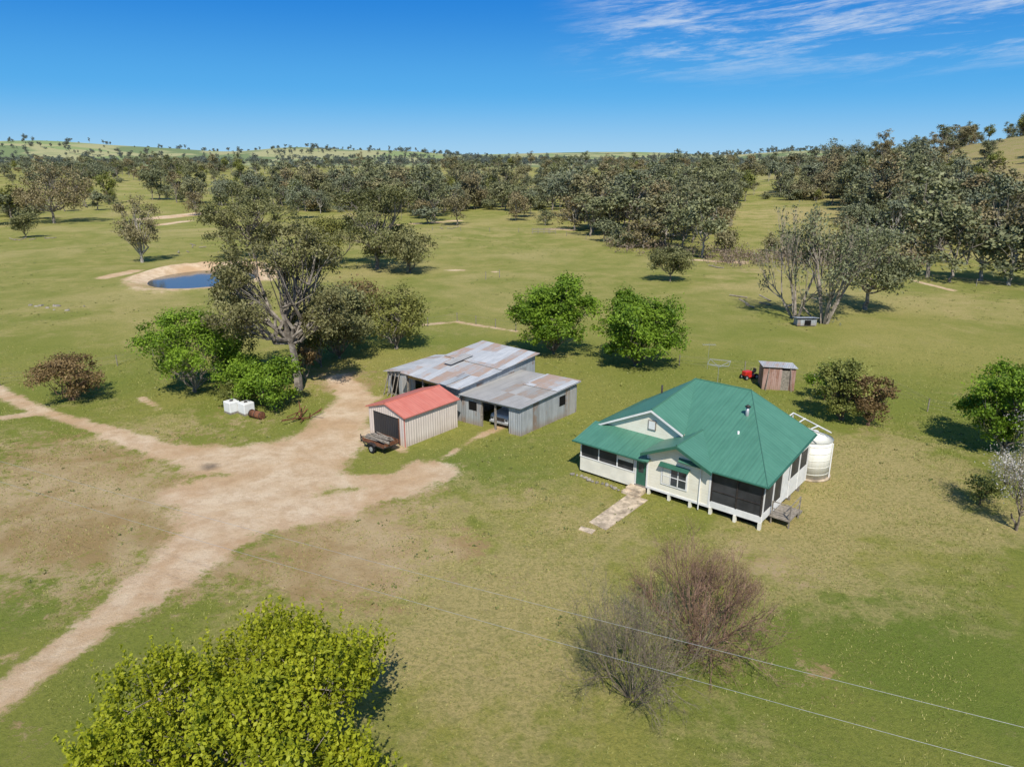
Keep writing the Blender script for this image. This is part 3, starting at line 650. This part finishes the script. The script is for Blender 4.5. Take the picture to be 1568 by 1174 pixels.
rod('pergola_frame',[(F(9.8,9.8,3.3),F(12.9,7.9,3.55)),(F(9.8,11.4,3.3),F(12.9,9.5,3.2)),(F(9.8,9.8,3.3),F(9.8,11.4,3.3)),(F(10.8,9.2,3.4),F(10.8,10.8,3.3)),(F(11.9,8.5,3.5),F(11.9,10.1,3.25)),(F(9.8,11.4,0),F(9.8,11.4,3.3)),(F(9.8,9.9,0),F(9.8,9.9,3.3))],.045,M['white'],H)
B('landing',12.35,13.5,1.2,2.9,0.42,0.5,'timber')
for a,b in ((12.4,1.25),(13.42,1.25),(13.42,2.82)): B('landing_post',a,a+0.07,b,b+0.07,0,1.4,'timber')
rod('landing_rail',[(F(12.44,1.28,1.38),F(13.45,1.28,1.38)),(F(13.45,1.28,1.38),F(13.45,2.85,1.38)),(F(12.44,1.28,.95),F(13.45,1.28,.95)),(F(13.45,1.28,.95),F(13.45,2.85,.95))],0.03,M['timber'],H)
for q in range(3): B('landing_step',12.45,13.4,2.95+q*.28,3.2+q*.28,0.0,0.36-0.12*q,'timber')
B('front_step',3.9,5.0,-0.6,-0.0,0.0,0.34,'concrete',0.01); B('front_step',3.8,5.05,-0.95,-0.6,0.0,0.17,'concrete',0.01)
pp=[G(962,757),G(992,766),G(928,812),G(902,800)]
slab('concrete_path',[p+Vector((0,0,0.05)) for p in pp],0.08,M['concrete'])
slab('concrete_path',[p+Vector((0,0,0.045)) for p in [G(890,806),G(912,812),G(906,818),G(886,811)]],0.08,M['concrete'])
def rocks(name,pts,smin,smax,seed,mat='rock'):
    rng=RS(seed); Vs=[];Fs=[];o=0
    for p in pts:
        bm=bmesh.new(); bmesh.ops.create_icosphere(bm,subdivisions=2,radius=1)
        s=rng.uniform(smin,smax); sc=rng.uniform(.6,1.2,3)*s; ph=rng.uniform(0,6,3)
        for v in bm.verts:
            k=1+0.22*math.sin(v.co.x*3+ph[0])+0.18*math.sin(v.co.y*4+ph[1])
            Vs.append((p[0]+v.co.x*k*sc[0],p[1]+v.co.y*k*sc[1],p[2]+max(-.3,v.co.z)*k*sc[2]*.7))
        for f in bm.faces: Fs.append(tuple(v.index+o for v in f.verts))
        o=len(Vs); bm.free()
    return pym(name,Vs,Fs,M[mat])
rocks('garden_edging_stones',[F(a,-0.7+0.1*math.sin(a*3),0.05) for a in np.arange(-0.1,3.6,0.33)],0.12,0.18,3)
rng=RS(5)
rocks('paddock_rocks',[G(80+rng.normal()*20,470+rng.normal()*3) for q in range(9)],0.18,0.38,4)
Tc=F(11.9,9.5,0); T=empty('water_tank',Tc)
cyl('tank_slab',Tc,1.3,0.12,M['concrete'],T,32); cyl('tank_wall',Tc+Vector((0,0,.12)),1.15,2.5,M['tank'],T,48)
cyl('tank_roof',Tc+Vector((0,0,2.62)),1.2,0.36,M['tank'],T,48,r2=0.25); cyl('tank_hatch',Tc+Vector((0,0,2.98)),0.22,0.1,M['white'],T,16)
for q in range(5): cyl('tank_band',Tc+Vector((0,0,.4+.48*q)),1.158,0.05,M['tank'],T,48)
rod('tank_pipe',[(Tc+Vector((-1.0,-.8,3.15)),Tc+Vector((-.3,-.2,2.9))),(Tc+Vector((.95,-.75,0)),Tc+Vector((.95,-.75,2.5)))],0.045,M['white'],T)

# ------------------------------------------------------------------ garage
Fg=Fr(Vector((-10.78,50.39,0))); g2=empty('garage',Fg(2,2.7,0)); L=5.4
W4=4.0
box('wall_left',Fg,0,0.06,0,L,0,2.35,M['pinkwall'],g2); box('wall_right',Fg,W4-.06,W4,0,L,0,2.35,M['pinkwall'],g2)
box('wall_back',Fg,.06,W4-.06,L-.06,L,0,2.35,M['pinkwall'],g2)
box('wall_front_left',Fg,.06,.45,0,.06,0,2.35,M['pinkwall'],g2); box('wall_front_right',Fg,3.35,W4-.06,0,.06,0,2.35,M['pinkwall'],g2)
box('wall_lintel',Fg,.45,3.35,0,.06,2.08,2.35,M['pinkwall'],g2); box('roller_door',Fg,.45,3.35,.08,.12,0.02,2.08,M['garagedoor'],g2)
box('door_trim',Fg,3.33,3.42,-.03,0,0,2.1,M['rust'],g2); box('corner_trim',Fg,W4-.07,W4+.02,-.02,0,0,2.34,M['redroof'],g2)
for bb in (0,L-.06): prism('gable_end',[Fg(0,bb,2.35),Fg(W4,bb,2.35),Fg(2,bb,2.95)],VD*.06,M['pinkwall'],g2)
slab('roof_left',[Fg(-.15,-.12,2.34),Fg(2,-.12,3.0),Fg(2,L+.12,3.0),Fg(-.15,L+.12,2.34)],.05,M['redroof'],g2)
slab('roof_right',[Fg(W4+.15,-.12,2.34),Fg(2,-.12,3.0),Fg(2,L+.12,3.0),Fg(W4+.15,L+.12,2.34)],.05,M['redroof'],g2)
rod('ridge_cap',[(Fg(2,-.13,3.01),Fg(2,L+.13,3.01))],.06,M['redroof'],g2)
prism('barge',[Fg(-.17,-.13,2.24),Fg(2,-.13,2.9),Fg(2,-.13,3.0),Fg(-.17,-.13,2.34)],VD*-.025,M['redroof'],g2)
prism('barge',[Fg(W4+.17,-.13,2.24),Fg(2,-.13,2.9),Fg(2,-.13,3.0),Fg(W4+.17,-.13,2.34)],VD*-.025,M['redroof'],g2)
rod('gutter',[(Fg(W4+.18,-.12,2.3),Fg(W4+.18,L+.12,2.3))],.05,M['redroof'],g2)

# ------------------------------------------------------------------ machinery shed
Fm=Fr(Vector((-4.07,53.2,0))); s1=empty('machinery_shed',Fm(-3,5,0))
zw=M['zincwall']
box('wall_right',Fm,-.06,0,0,9.5,0,2.85,zw,s1); box('wall_back',Fm,-6.3,-.06,9.44,9.5,0,3.2,zw,s1)
prism('wall_right_top',[Fm(-.06,0,2.85),Fm(-.06,9.5,2.85),Fm(-.06,9.5,3.42)],UD*.06,zw,s1)
box('wall_front_right',Fm,-2.6,-.06,0,.06,0,2.75,zw,s1)
box('wall_divide',Fm,-6.3,-6.24,2.5,9.44,0,2.75,zw,s1)
for a in (-6.3,-4.4,-2.7): box('front_post',Fm,a,a+.14,.0,.14,0,2.72,M['timber'],s1)
box('front_beam',Fm,-6.35,-2.6,.02,.14,2.42,2.62,M['yellowbeam'],s1)
box('stacked_timber',Fm,-5.6,-3.6,4.5,7.5,0,1.2,M['timber'],s1)
slab('roof_lower',[Fm(-6.6,-.45,2.92),Fm(.25,-.45,2.85),Fm(.25,5.0,3.22),Fm(-6.6,5.0,3.29)],.05,M['zinc'],s1)
slab('roof_upper',[Fm(-6.5,4.7,3.36),Fm(.3,4.7,3.29),Fm(.3,9.8,3.66),Fm(-6.5,9.8,3.73)],.05,M['zinc'],s1)
slab('loose_sheet',[Fm(-4.9,3.0,3.33),Fm(-4.0,3.0,3.32),Fm(-4.0,5.8,3.55),Fm(-4.9,5.8,3.57)],.02,M['zinc2'],s1)
slab('loose_sheet',[Fm(-1.9,-.5,2.93),Fm(-1.1,-.5,2.92),Fm(-1.1,2.4,3.12),Fm(-1.9,2.4,3.13)],.02,M['zincwall'],s1)
box('leanto_wall_front',Fm,-9.9,-6.36,1.0,1.06,0,2.1,zw,s1); box('leanto_wall_left',Fm,-9.96,-9.9,1.0,7,0,2.05,zw,s1)
prism('leanto_infill',[Fm(-9.9,1.0,2.1),Fm(-6.36,1.0,2.1),Fm(-6.36,1.0,2.74)],VD*.06,zw,s1)
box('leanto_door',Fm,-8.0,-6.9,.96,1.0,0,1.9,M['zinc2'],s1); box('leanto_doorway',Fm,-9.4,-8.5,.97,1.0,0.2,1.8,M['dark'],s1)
slab('leanto_roof',[Fm(-10.2,.7,2.1),Fm(-6.2,.7,2.84),Fm(-6.2,7.2,2.98),Fm(-10.2,7.2,2.24)],.05,M['zinc'],s1)
rod('propped_poles',[(Fm(-9.9+.5*q,.4,0),Fm(-9.6+.45*q,.95,2.3)) for q in range(4)],.05,M['timber'],s1)

Fs=Fr(Vector((-4.0,53.15,0)),Vector((0.827,-0.562,0)).normalized(),Vector((0.646,0.763,0)).normalized()); s2=empty('open_front_shed',Fs(3,3.5,0)); LW=5.65; LD=7.2
box('wall_right',Fs,LW-.06,LW,0.0,LD,0,2.32,zw,s2); box('wall_back',Fs,0,LW-.06,LD-.06,LD,0,2.5,zw,s2)
box('wall_front_left',Fs,.05,1.9,0,.06,0,2.25,zw,s2); box('wall_front_right',Fs,4.55,LW-.06,0,.06,0,2.25,zw,s2)
box('wall_front_top',Fs,1.9,4.55,0,.06,2.05,2.25,zw,s2)
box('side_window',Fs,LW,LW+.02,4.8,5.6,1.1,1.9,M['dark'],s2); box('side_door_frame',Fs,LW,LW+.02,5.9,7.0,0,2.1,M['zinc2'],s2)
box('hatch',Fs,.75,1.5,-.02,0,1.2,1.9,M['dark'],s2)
for a in (1.9,3.2): box('post',Fs,a,a+.12,.0,.12,0,2.05,M['timber'],s2)
slab('roof',[Fs(.02,-.3,2.4),Fs(LW+.2,-.3,2.36),Fs(LW+.2,LD+.2,2.62),Fs(.02,LD+.2,2.66)],.05,M['zinc2'],s2)
slab('roof_back_sheets',[Fs(2.6,4.2,2.60),Fs(LW+.22,4.2,2.58),Fs(LW+.22,LD+.25,2.70),Fs(2.6,LD+.25,2.72)],.03,M['zinc'],s2)
rod('fascia',[(Fs(0.02,-.32,2.36),Fs(LW+.2,-.32,2.32)),(Fs(LW+.22,-.3,2.33),Fs(LW+.22,LD+.2,2.6))],.04,M['galv'],s2,4)

def wheel(c,ax,r,w,par): 
    cyl('wheel',Vector(c)-ax*w/2,r,w,M['tyre'],par,20,ax); cyl('hub',Vector(c)-ax*(w/2+.01),r*.55,w+.02,M['galv'],par,12,ax)
Fv=Fr(Fs(2.25,0.7,0),Fs.u,Fs.v); ve=empty('utility_vehicle',Fv(.85,2,0))
def side(pts,a0,a1,name,mat,bev=0.04): return prism(name,[Fv(a0,b,z) for b,z in pts],Fv.u*(a1-a0),M[mat],ve,bev)
side([(0,.35),(0,.85),(.15,.98),(1.25,1.08),(1.3,.35)],0,1.7,'bonnet','carpaint')
side([(1.3,.35),(1.3,1.05),(1.85,1.62),(2.8,1.65),(2.95,1.0),(2.95,.35)],0,1.7,'cab','carpaint')
side([(2.97,.5),(2.97,1.0),(4.6,1.0),(4.6,.5)],-.02,1.72,'tray','carpaint')
prism('windscreen',[Fv(.15,1.36,1.13),Fv(1.55,1.36,1.13),Fv(1.45,1.78,1.57),Fv(.25,1.78,1.57)],Vector((0,0,.02))-Fv.v*.02,M['glass'],ve)
box('grille',Fv,.35,1.35,-.02,0,.5,.78,M['steel'],ve); box('bumper',Fv,-.02,1.72,-.12,-.0,.32,.48,M['galv'],ve,.02)
for a in (.05,1.4): box('headlight',Fv,a,a+.25,-.03,-.0,.58,.76,M['glass'],ve,.01)
for a in (0.05,1.65):
    for b in (.7,3.7): wheel(Fv(a,b,.33),Fv.u,.33,.2,ve)

p0=G(556,686); Ft=Fr(p0,UD,VD); t=empty('farm_trailer',Ft(1,.8,0))
box('deck',Ft,0,2.3,0,1.4,.52,.6,M['steel'],t)
for b in (0,1.36): box('side_rail',Ft,0,2.3,b,b+.04,.6,.85,M['rust'],t)
box('tail_rail',Ft,2.26,2.3,.04,1.36,.6,.85,M['rust'],t)
for b in (-.14,1.54): wheel(Ft(1.2,b,.32),VD,.32,.18,t); 
for b in (-.26,1.42): prism('mudguard',[Ft(.8,b,.6),Ft(.95,b,.74),Ft(1.45,b,.74),Ft(1.6,b,.6),Ft(1.55,b,.6),Ft(1.42,b,.7),Ft(.98,b,.7),Ft(.85,b,.6)],VD*.24,M['steel'],t)
rod('drawbar',[(Ft(-1.1,.7,.42),Ft(.1,.15,.5)),(Ft(-1.1,.7,.42),Ft(.1,1.25,.5)),(Ft(-1.1,.7,0),Ft(-1.1,.7,.6))],.04,M['steel'],t)
rng=RS(8); sg=[]
for q in range(16):
    a=rng.uniform(-.2,.3); b=rng.uniform(.1,1.2); z=rng.uniform(.65,1.0)
    sg.append((Ft(a,b,z),Ft(a+rng.uniform(1.6,2.4),b+rng.uniform(-.3,.3),z+rng.uniform(-.05,.1))))
rod('timber_load',sg,.05,M['timber'],t,5)
for i,(u,v) in enumerate([(349,633),(371,635)]):
    p=G(u,v); Fi=Fr(p); e=empty('plastic_tank',p)
    box('body',Fi,-.5,.5,-.05,.9,.12,1.0,M['plastic'],e,.06); cyl('lid',Fi(0,.42,1.0),.15,.06,M['steel'],e,14); box('pallet',Fi,-.52,.52,-.06,.92,0,.12,M['timber'],e)
p=G(385,638); Fd=Fr(p); e=empty('rusty_drum',p); cyl('shell',Fd(0,0,.32),.31,1.3,M['rust'],e,22,(UD*1.0+VD*.2)); 
for q in (.05,.62,1.2): cyl('rib',Fd(0,0,.32)+(UD+VD*.2).normalized()*q,.335,.05,M['steel'],e,22,(UD+VD*.2))
p=G(462,642); Fd=Fr(p); e=empty('scrap_pile',p); rng=RS(12)
rod('pipes',[(p+Vector((rng.normal()*.5,rng.normal()*.4,.1)),p+Vector((rng.normal()*.9,rng.normal()*.7,rng.uniform(.2,1.0)))) for q in range(14)],.04,M['rust'],e)
Fo=Fr(G(1166,596),Vector((.985,-.17,0)).normalized(),Vector((.17,.985,0)).normalized()); e=empty('rusty_outhouse',Fo(1.4,1,0))
box('wall_front_left',Fo,0,1.6,0,.05,0,2.0,M['rustwall'],e); box('wall_front_right',Fo,2.3,2.8,0,.05,0,2.0,M['rustwall'],e); box('door',Fo,1.6,2.3,.01,.05,0,1.85,M['timber'],e)
box('wall_right',Fo,2.75,2.8,.05,2.2,0,1.95,M['zinc2'],e); box('wall_left',Fo,0,.05,.05,2.2,0,1.95,M['rustwall'],e); box('wall_back',Fo,.05,2.75,2.15,2.2,0,1.9,M['rustwall'],e)
slab('roof',[Fo(-.12,-.15,2.2),Fo(2.92,-.15,2.15),Fo(2.92,2.35,2.0),Fo(-.12,2.35,2.05)],.04,M['zinc'],e)
rod('leaning_poles',[(Fo(.3,-.3,0),Fo(.5,-.02,2.1)),(Fo(2.5,-.35,0),Fo(2.3,-.02,2.2))],.04,M['timber'],e)
p=G(1141,582); Fr_=Fr(p,Vector((.9,.43,0)),Vector((-.43,.9,0))); e=empty('ride_on_mower',p)
box('bonnet',Fr_,0,.8,0,.55,.35,.8,M['redpaint'],e,.06); box('seat',Fr_,1.0,1.35,.08,.48,.55,.67,M['steel'],e,.03); box('seat_back',Fr_,1.32,1.4,.08,.48,.65,.95,M['steel'],e,.03); box('deck',Fr_,.3,1.45,-.1,.65,.2,.38,M['redpaint'],e,.03)
for a in (.1,1.3):
    for b in (-.05,.6): wheel(Fr_(a,b,.22),Fr_.v,.22 if a<1 else .28,.15,e)
rod('steering',[(Fr_(.8,.28,.75),Fr_(.95,.28,1.0))],.03,M['steel'],e)
p=G(1230,500); Fk=Fr(p,Vector((1,0,0)),Vector((0,1,0))); e=empty('old_kennel',p)
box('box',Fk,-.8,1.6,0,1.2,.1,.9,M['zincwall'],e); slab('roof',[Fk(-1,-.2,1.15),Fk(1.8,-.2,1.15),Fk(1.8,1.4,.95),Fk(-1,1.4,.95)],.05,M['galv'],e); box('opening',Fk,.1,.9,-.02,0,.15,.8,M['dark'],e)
p=G(1098,592); e=empty('clothes_hoist',p); z=Vector((0,0,1)); sg=[(p,p+z*2.0)]
ar=[p+z*2.2+Vector((1.3*math.cos(q*math.pi/2+.4),1.3*math.sin(q*math.pi/2+.4),.1)) for q in range(4)]
sg+=[(p+z*1.9,a) for a in ar]+[(ar[q],ar[(q+1)%4]) for q in range(4)]
rod('frame',sg,.022,M['galv'],e)
p=G(1083,565); e=empty('tv_antenna',p); rod('mast',[(p,p+z*2.6)]+[(p+z*(2.5)+Vector((-.6+.2*q,-.3,0)),p+z*2.5+Vector((-.6+.2*q,.3,0))) for q in range(7)]+[(p+z*2.5+Vector((-.6,0,0)),p+z*2.5+Vector((.6,0,0)))],.015,M['galv'],e)
def fence(pts,sp=4.0,hh=1.15,rp=.05):
    pts=[G(*q) for q in pts]; e=empty('wire_fence',pts[0]); posts=[];wires=[];prev=None
    for a,b in zip(pts[:-1],pts[1:]):
        n=max(1,int((b-a).length/sp))
        for i in range(n+1):
            if i==0 and prev is not None: continue
            c=a.lerp(b,i/n); c.z=float(hgt(c.x,c.y)); posts.append((c-z*.1,c+z*hh))
            if prev is not None:
                for w in (.35,.65,.95,1.1): wires.append((prev+z*w,c+z*w))
            prev=c
    rod('posts',posts,rp,M['timber'],e,5); rod('wires',wires,.007,M['timber'],e,3)
fence([(655,500),(700,492),(790,507)],3.0)
fence([(1365,600),(1420,630),(1568,662)],3.5)
fence([(1040,560),(1140,570),(1245,590),(1365,600)],3.5)
fence([(0,590),(60,583),(180,560),(235,545)],4)
fence([(620,352),(840,357),(930,372)],8,1.2,.07)
fence([(1060,405),(1250,412),(1568,446)],6,1.2,.06)
e=empty('gate_posts',G(744,428)); rod('posts',[(G(744,428),G(744,428)+z*1.4),(G(765,425),G(765,425)+z*1.4)],.07,M['timber'],e)
e=empty('cattle_yard_rails',G(815,356)); 
rod('rails',[(G(815,358)+z*h_,G(850,358)+z*h_) for h_ in (.5,1.,1.4)]+[(G(815+9*q,358),G(815+9*q,358)+z*1.6) for q in range(5)],.08,M['timber'],e)
rng=RS(21); sg=[]
for u,v in [(300,378),(60,366),(1160,462),(1175,470),(30,368),(1100,410),(270,388),(700,350)]:
    p=G(u,v)
    for q in range(3):
        a=rng.uniform(0,3.14); L=rng.uniform(1,3.0); o=Vector((rng.normal()*1.5,rng.normal()*1.5,.1)); sg.append((p+o,p+o+Vector((math.cos(a)*L,math.sin(a)*L,rng.uniform(-.1,.5)))))
rod('fallen_logs',sg,.10,M['deadwood'],None,6)
e=empty('power_line',(30,10,7))
def wire(pa,pb,sag):
    P=[pa.lerp(pb,i/40)-z*sag*4*(i/40)*(1-i/40) for i in range(41)]
    return list(zip(P[:-1],P[1:]))
A1,B1=UZ(-600,528,7.0),UZ(1750,1170,7.0); A2,B2=UZ(-600,545,7.0),UZ(1750,1240,7.0)
rod('wires',wire(A1+z*.2,B1+z*.2,.7)+wire(A2+z*.2,B2+z*.2,.7),.006,M['galv'],e,4)
for A,Bb in ((A1,A2),(B1,B2)):
    c=(A+Bb)/2; rod('pole',[(Vector((c.x,c.y,-.2)),Vector((c.x,c.y,7.9)))],.14,M['timber'],e,10); rod('crossarm',[(A,Bb)],.07,M['timber'],e,6)

# ------------------------------------------------------------------ light, sky, camera
EL=math.radians(50); AZ=math.radians(176)
sd=Vector((math.sin(AZ)*math.cos(EL),math.cos(AZ)*math.cos(EL),math.sin(EL)))
sun=bpy.data.lights.new('sun','SUN'); sun.energy=5.0; sun.angle=math.radians(.5); sun.color=(1,.955,.88)
so=link(bpy.data.objects.new('sun',sun)); so.rotation_euler=sd.to_track_quat('Z','Y').to_euler(); so.location=(0,0,60)
w=bpy.data.worlds.new('World'); bpy.context.scene.world=w; w.use_nodes=True; nt=w.node_tree; nt.nodes.clear(); N=NT(nt)
o=nt.nodes.new('ShaderNodeOutputWorld'); bg=nt.nodes.new('ShaderNodeBackground')
sky=nt.nodes.new('ShaderNodeTexSky'); sky.sky_type='NISHITA'; sky.sun_disc=False; sky.sun_elevation=EL; sky.sun_rotation=AZ
sky.air_density=1.0; sky.dust_density=0.2; sky.ozone_density=3.0; sky.altitude=300
tc=nt.nodes.new('ShaderNodeTexCoord').outputs['Generated']; sp=nt.nodes.new('ShaderNodeSeparateXYZ'); N.l(tc,sp.inputs[0])
sx,sy,sz=sp.outputs
air=N.mix(N.ramp(sz,-0.03,0.09),(3.9,6.6,8.8),(0.75,4.2,8.5))
air=N.mix(N.ramp(sz,0.05,0.21),air,(0.01,2.1,7.0))
air=N.mix(N.ramp(sz,0.2,0.9),air,(0.15,0.9,2.9))
skyc=N.mix(0.92,sky.outputs[0],air)
az=N.math('ARCTAN2',sx,sy)
cv=nt.nodes.new('ShaderNodeCombineXYZ'); N.l(N.math('MULTIPLY',az,3.2),cv.inputs[0]); N.l(N.math('SUBTRACT',N.math('MULTIPLY',sz,26.0),N.math('MULTIPLY',az,1.9)),cv.inputs[1])
cn=N.noise(cv.outputs[0],1.5,9,0.68,0.5); cf=N.noise(cv.outputs[0],7.0,6,0.75,0.3)
cc=N.math('ADD',N.math('MULTIPLY',cn,0.72),N.math('MULTIPLY',cf,0.28))
mk=N.math('MULTIPLY',N.ramp(sz,0.075,0.15),N.ramp(az,0.02,0.22))
cm=N.math('MULTIPLY',N.ramp(cc,0.44,0.66),mk)
cm=N.math('MULTIPLY',cm,0.75)
col=N.mix(cm,skyc,(7.4,8.1,8.9))
N.l(col,bg.inputs[0]); bg.inputs[1].default_value=0.1; N.l(bg.outputs[0],o.inputs[0])
cam=bpy.data.cameras.new('camera'); cam.sensor_width=36; cam.lens=36*FPX/1568; cam.clip_end=20000; cam.clip_start=.1
co=link(bpy.data.objects.new('camera',cam)); co.location=(0,0,CH); co.rotation_euler=(math.pi/2-TH,0,0)
sc=bpy.context.scene; sc.camera=co
sc.view_settings.view_transform='Standard'; sc.view_settings.look='None'; sc.view_settings.exposure=0
